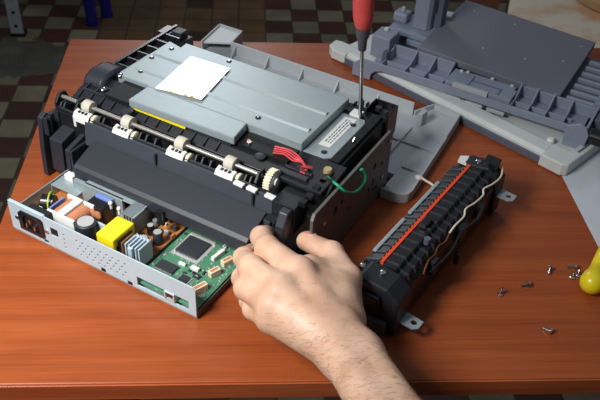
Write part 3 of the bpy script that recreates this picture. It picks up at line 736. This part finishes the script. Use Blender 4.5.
# yellow one: butt of the handle near (293,562), pointing to the right-rear
b0 = Vector((290.5, 556.5, 12.6)); dd = Vector((.5, .866, 0)).normalized()
tipy = b0+dd*190
screwdriver('yellow handled screwdriver lying at the right edge of the desk', mm(*tipy), mm(*b0),
            [(0, 6), (4, 8.5), (40, 9.4), (66, 9), (67, 8), (69, 8), (70, 9.2), (78, 9.6), (84, 11.6), (92, 12.4), (98, 10.8), (102, 6.5), (103.5, 2)], 'yel2', 3, 88)

# ------------------------------------------------------------------ loose screws
def screw(x, y, rz, lie, label, k):
    o = thing('loose_screw', label, 'screw', mm(x, y, 0), rz, 'loose screws on the desk')
    if lie:   # on its side
        MB().lathe((0, 0, 3.2), (1, 0, 3.2), [(0, 1.8), (.4, 3), (1.6, 3.2), (2, 3.2)], 14).build('head', 'chrome', o, smooth=True)
        q = MB().cyl((2, 0, 3.0), (9.5, 0, 1.4), 1.3, 1.1, 10)
        for i in range(6): q.cyl((3+i, 0, 2.8-i*.21), (3.4+i, 0, 2.72-i*.21), 1.6, 1.6, 10)
        q.build('thread', 'steel', o)
    else:     # head down, thread up
        MB().lathe((0, 0, .1), (.25, 0, 1), [(0, 3.1), (.8, 3.2), (1.8, 2), (2, 1.4)], 14).build('head', 'chrome', o, smooth=True)
        q = MB().cyl((.4, 0, 2), (2.6, 0, 8.5), 1.3, 1, 10)
        for i in range(5): q.cyl((.6+i*.35, 0, 2.8+i), (.7+i*.35, 0, 3.2+i), 1.6, 1.6, 10)
        q.build('thread', 'steel', o)
for i, a in enumerate(((204, 553, 60, False, 'silver screw at the left end of the loose ones, nearest the fuser'),
                       (236, 568, 190, True, 'silver screw lying flat, second of the loose ones from the fuser'),
                       (262, 594, 250, True, 'silver screw pointing towards the front, alone at the back of the loose ones'),
                       (283, 583, 70, False, 'silver screw standing on its head, left of the two beside the yellow handle'),
                       (245, 505, 140, True, 'silver screw closest to the front edge of the desk'))):
    screw(*a, i)
screw(290, 597, 172, True, 'silver screw lying flat behind the others by the yellow handle', 9)
screw(290, 586, 100, False, 'silver screw on its head touching distance from the yellow handle', 9)

# ------------------------------------------------------------------ background things standing on the floor
rk = thing('shelf_rack', 'light gray perforated metal upright standing on the floor, upper left', 'shelf rack', (-.994, 2.40, 0), 4)
up = MB().box(-21, 21, -2, 2, 12, 900).box(-21, -18, 2, 34, 12, 900).build('upright', 'rackm', rk, bev=.5)
MB().box(-24, 24, -4, 36, 0, 12).build('foot', 'blackrub', rk, bev=1)
for k in range(16): MB().cyl((0, -2.6, 40+k*50), (0, -1.9, 40+k*50), 6, seg=12).build('slot', 'deep', up)
ch = thing('chair', 'chair with dark blue painted legs on the tiled floor behind the desk', 'chair', (-.768, 2.52, 0), 4)
for x, y in ((0, 0), (40, 68)):
    o = MB().tube([(x, y, 14), (x-22, y+20, 430)], 20, 16).build('leg', 'blueleg', ch, smooth=True)
    MB().cyl((x, y, 0), (x, y, 14), 22).build('foot_cap', 'blueleg', o)
for x, y in ((-330, 420), (-270, 480)):
    MB().tube([(x, y, 4), (x-8, y, 430)], 14, 12).build('leg', 'blueleg', ch, smooth=True)
MB().box(-380, 60, -10, 520, 431, 460).build('seat', 'blueleg', ch, bev=8)

# cream appliance box with stained top, wooden disc and a dark wooden stool beyond the desk
st = MB().box(0, 850, 0, 900, 0, 440).build('cabinet', 'stained', loc=(.395, 1.44, 0), rz=math.radians(-14), bev=6)
tag(st, 'stained cream painted cabinet standing behind the desk, upper right', 'cabinet')
sl = thing('wooden_stool', 'round tan wooden stool seat on top of the cream cabinet', 'stool', (.86, 2.0, .441), 0)
MB().lathe((0, 0, 0), (0, 0, 1), [(0, 170), (3, 176), (22, 176), (26, 170)], 48).build('seat', 'tan', sl, smooth=True)
bq = thing('wooden_box', 'brown wooden box standing on the floor beside the cream cabinet', 'box', (.42, 1.86, 0), -14)
MB().box(-40, 50, 90, 480, 0, 400).build('body', 'dark_wood', bq, bev=3)
MB().box(-42, 52, 88, 484, 400.5, 412).build('lid', 'dark_wood', bq, bev=2)

# ------------------------------------------------------------------ the hand (signed distance blend -> surface nets)
def wv(*p): return np.array(p, float)
HJ = HAND_JOINTS = {
 'index':  [(3.4, 482.5, 84, 12.5), (-27, 518.2, 78, 11), (-34, 544.4, 67, 10), (-29, 568.3, 51, 8.6)],
 'middle': [(-12.5, 459.8, 84, 12.5), (-40.5, 497.5, 73, 11), (-48.2, 523.3, 59, 9.8), (-43.0, 549.1, 43, 8.4)],
 'ring':   [(-18.0, 448, 78, 11.5), (-42.4, 479.4, 65, 10.6), (-48.2, 505.3, 51, 9.4), (-44.0, 529.1, 37, 8)],
 'little': [(-18.5, 443, 66, 10.5), (-34.5, 466.5, 53, 9.6), (-40.3, 486.9, 41, 8.6), (-37.6, 508.8, 29, 7.4)],
 'thumb':  [(44, 450, 62, 15), (46, 501, 62, 13), (32, 534.8, 60, 11.4), (7.9, 560.2, 51, 9.4)],
}
WR = (43, 404, 72)
def capsule(P, a, b, ra, rb):
    a = wv(*a); b = wv(*b); ab = b-a
    t_ = np.clip(((P-a)@ab)/(ab@ab), 0, 1)
    return np.linalg.norm(P-(a+t_[..., None]*ab), axis=-1)-(ra+(rb-ra)*t_)
def smin(a, b, k):
    h_ = np.clip(.5+.5*(b-a)/k, 0, 1)
    return b*(1-h_)+a*h_-k*h_*(1-h_)
def ell(P, c, ax, r):
    """ellipsoid with axes matrix rows ax and radii r"""
    q = (P-wv(*c))@np.array(ax).T
    k0 = np.linalg.norm(q/np.array(r), axis=-1); k1 = np.linalg.norm(q/np.array(r)**2, axis=-1)
    return k0*(k0-1)/np.maximum(k1, 1e-6)
def hand_field(P):
    palm = None
    roots = {'index': (36, 420, 76), 'middle': (33, 414, 77), 'ring': (31, 411, 73), 'little': (33, 410, 67)}
    for n_ in ('index', 'middle', 'ring', 'little'):
        j = HJ[n_][0]
        d = capsule(P, roots[n_], j[:3], 13.5, j[3]+.6)
        palm = d if palm is None else smin(palm, d, 9)
    # fill palm, heel of the hand
    palm = smin(palm, capsule(P, (34, 425, 64), (6, 462, 68), 15, 13), 10)
    palm = smin(palm, capsule(P, (44, 412, 68), (45, 450, 64), 15, 15), 10)
    # web between thumb and index
    palm = smin(palm, capsule(P, (28, 445, 72), (27, 500, 66), 14, 8), 14)
    palm = smin(palm, capsule(P, (16, 470, 72), (20, 505, 66), 12, 8), 10)
    for a_, b_, ra_, rb_ in (((30, 505, 58), (6, 500, 70), 10, 10), ((40, 470, 70), (28, 512, 62), 13, 9.5), ((38, 438, 73), (36, 484, 70), 13, 11), ((24, 470, 76), (12, 505, 72), 11, 9)):
        palm = smin(palm, capsule(P, a_, b_, ra_, rb_), 9)
    for p_, q_ in (('index', 'middle'), ('middle', 'ring'), ('ring', 'little')):
        a_ = wv(*HJ[p_][0][:3])*.5+wv(*HJ[q_][0][:3])*.5; b_ = wv(*HJ[p_][1][:3])*.5+wv(*HJ[q_][1][:3])*.5
        palm = smin(palm, capsule(P, a_, a_*.55+b_*.45-wv(0, 0, 4), 10, 6), 8)
    # wrist and forearm (two bones side by side for an oval section)
    for off, ra in (((-8, -3, 0), 16), ((8, 5, -1), 15.5)):
        a = (36+off[0]*.7, 424+off[1], 73); b = (48+off[0], 404+off[1], 73+off[2]); c = (80+off[0]*1.05, 328+off[1]*1.1, 84+off[2]); e_ = (120+off[0]*1.3, 236+off[1]*1.4, 96)
        palm = smin(palm, capsule(P, a, b, ra-2, ra), 10)
        palm = smin(palm, capsule(P, b, c, ra, ra+1), 10)
        palm = smin(palm, capsule(P, c, e_, ra+1, ra+6), 10)
    # extensor tendons and knuckles
    out = palm
    for n_, j in HJ.items():
        fd = None
        for (x0, y0, z0, r0), (x1, y1, z1, r1) in zip(j, j[1:]):
            d = capsule(P, (x0, y0, z0), (x1, y1, z1), r0*.97, r1)
            fd = d if fd is None else smin(fd, d, 2.5)
        for (x0, y0, z0, r0) in j[1:3]:      # joints are a little wider than the segments
            fd = smin(fd, np.linalg.norm(P-wv(x0, y0, z0), axis=-1)-r0*1.03, 2.5)
        if n_ != 'thumb':
            x0, y0, z0, r0 = j[0]
            fd = smin(fd, np.linalg.norm(P-wv(x0, y0, z0+1.6), axis=-1)-r0*.98, 4)
        HJ_FIELDS.append(fd)
    base = palm
    res = None
    for i, fd in enumerate(HJ_FIELDS):
        g = smin(base, fd, 9 if i == 4 else 6)
        res = g if res is None else np.minimum(res, g)
    return res
def surface_net(field, origin, step):
    """plain numpy surface nets"""
    nx, ny, nz = field.shape
    s = field < 0
    cell = np.zeros((nx-1, ny-1, nz-1), np.int8)
    for dx in (0, 1):
        for dy in (0, 1):
            for dz in (0, 1): cell += s[dx:nx-1+dx, dy:ny-1+dy, dz:nz-1+dz]
    act = (cell > 0) & (cell < 8)
    idx = -np.ones(cell.shape, np.int64); ii = np.argwhere(act); idx[act] = np.arange(len(ii))
    acc = np.zeros((len(ii), 3)); cnt = np.zeros(len(ii))
    corners = [(a, b, c) for a in (0, 1) for b in (0, 1) for c in (0, 1)]
    for a in corners:
        for ax in range(3):
            if a[ax]: continue
            b = list(a); b[ax] = 1; b = tuple(b)
            fa = field[ii[:, 0]+a[0], ii[:, 1]+a[1], ii[:, 2]+a[2]]; fb = field[ii[:, 0]+b[0], ii[:, 1]+b[1], ii[:, 2]+b[2]]
            m = (fa < 0) != (fb < 0)
            t_ = fa/np.where(m, fa-fb, 1)
            p = np.array(a, float)[None]+np.zeros((len(ii), 3)); p[:, ax] += t_
            acc[m] += p[m]; cnt[m] += 1
    V = (ii+acc/cnt[:, None])*step+np.array(origin)
    F = []
    for ax in range(3):
        u, v = [(1, 2), (2, 0), (0, 1)][ax]
        sl0 = [slice(None)]*3; sl1 = [slice(None)]*3; sl0[ax] = slice(0, -1); sl1[ax] = slice(1, None)
        ch_ = s[tuple(sl0)] != s[tuple(sl1)]
        e = np.argwhere(ch_)
        ok = (e[:, u] > 0) & (e[:, v] > 0) & (e[:, u] < field.shape[u]-1) & (e[:, v] < field.shape[v]-1)
        e = e[ok]; ins = s[e[:, 0], e[:, 1], e[:, 2]]
        du = np.zeros(3, int); du[u] = 1; dv = np.zeros(3, int); dv[v] = 1
        q = [e-du-dv, e-dv, e, e-du]
        q = np.stack([idx[x[:, 0], x[:, 1], x[:, 2]] for x in q], 1)
        q[~ins] = q[~ins][:, ::-1]
        F.append(q)
    return V, np.concatenate(F)
HJ_FIELDS = []
st_ = 1.4
lo = np.array((-66, 250, 12)); hi = np.array((150, 584, 122))
ax_ = [np.arange(lo[i], hi[i], st_) for i in range(3)]
G = np.stack(np.meshgrid(*ax_, indexing='ij'), -1)
fieldv = hand_field(G)
V, F = surface_net(fieldv, lo, st_)
me = bpy.data.meshes.new('hand'); me.from_pydata([tuple(v*S) for v in V], [], [tuple(int(i) for i in q) for q in F]); me.update()
me.flip_normals() if me.polygons[0].normal.dot(Vector((0,0,0))) > 1 else None
for p in me.polygons: p.use_smooth = True
me.materials.append(M['skin'])
hd = bpy.data.objects.new('person', me); C.objects.link(hd); hd.location = (0, 0, DZ)
tag(hd, 'bare right hand and forearm reaching in to pinch the printer release lever', 'person')
sm_ = hd.modifiers.new('s', 'SMOOTH'); sm_.factor = .5; sm_.iterations = 4
# thumb nail
tn = MB().ball((0, 0, 0), 1, (6.2, 7.6, 1.3), 20).build('thumb_nail', 'nail', hd, smooth=True)
tdir = Vector((8-34, 557-534, 50-59)).normalized(); up_ = Vector((.25, .1, .96)); sd = tdir.cross(up_).normalized(); up_ = sd.cross(tdir).normalized()
mt = Matrix((sd, tdir, up_)).transposed().to_4x4(); mt.translation = (Vector((11, 557, 52.0))+up_*9.0)*S
tn.matrix_local = mt
# fine hair on forearm and back of the hand
hr_ = MB(); rng = random.Random(3)
me.update()
nv = len(me.vertices); cnt = 0; tries = 0
while cnt < 1100 and tries < 40000:
    tries += 1
    v = me.vertices[rng.randrange(nv)]; c = v.co/S; n_ = v.normal
    if n_.z < -.1: continue
    dist = c.y
    if dist > 470: continue
    prob = 1 if dist < 410 else .35*(470-dist)/60
    if rng.random() > prob or (c.x < -20): continue
    d = Vector((-.8+rng.uniform(-.25, .25), -.2+rng.uniform(-.3, .3), 0))
    d = (d-n_*d.dot(n_)).normalized(); L = rng.uniform(4, 8)
    hr_.tube([c-n_*.4, c+d*L*.35+n_*.7, c+d*L*.7+n_*.8, c+d*L+n_*.3-d.cross(n_)*.8], (.1), 3, rs=[.07, .065, .05, .02]); cnt += 1
tag(hr_.build('arm_hair', 'hair', hd), None, kind='stuff')

# ------------------------------------------------------------------ camera
PT, RO = math.radians(39.008), math.radians(-3.219)
fw = Vector((0, math.cos(PT), -math.sin(PT))); rt = Vector((1, 0, 0)); dn = fw.cross(rt)
r2 = math.cos(RO)*rt+math.sin(RO)*dn; d2 = -math.sin(RO)*rt+math.cos(RO)*dn
cam = bpy.data.cameras.new('camera'); co_ = bpy.data.objects.new('camera', cam); C.objects.link(co_)
mw = Matrix((r2, -d2, -fw)).transposed().to_4x4(); mw.translation = (0, 0, DZ+.55485)
co_.matrix_world = mw
cam.sensor_width = 36; cam.lens = 783.3/600*36; cam.clip_start = .02
cam.dof.use_dof = True; cam.dof.focus_distance = .80; cam.dof.aperture_fstop = 18
bpy.context.scene.camera = co_

# ------------------------------------------------------------------ light
def area(name, loc, tgt, size, power, col, sy=None):
    d = bpy.data.lights.new(name, 'AREA'); d.energy = power; d.color = col; d.shape = 'RECTANGLE'; d.size = size; d.size_y = sy or size
    o = bpy.data.objects.new(name, d); C.objects.link(o); o.location = loc
    o.rotation_euler = (Vector(tgt)-Vector(loc)).to_track_quat('-Z', 'Y').to_euler(); return o
kl = area('key_lamp', (-.52, .16, DZ+.72), (-.2, .54, DZ), .3, 3.1, (1, .975, .95)); kl.data.spread = math.radians(78)
area('back_softbox', (-.33, 2.2, DZ+.86), (-.13, .76, DZ), .34, 4.2, (.96, .97, 1), .3)  # added softbox behind the desk for the sticker glare, no window there
w = bpy.data.worlds.new('world'); bpy.context.scene.world = w; w.use_nodes = True
w.node_tree.nodes['Background'].inputs[0].default_value = (.75, .85, 1, 1); w.node_tree.nodes['Background'].inputs[1].default_value = .2
vs = bpy.context.scene.view_settings
vs.view_transform = 'Standard'; vs.look = 'None'; vs.gamma = 1; vs.exposure = 0; vs.use_curve_mapping = False
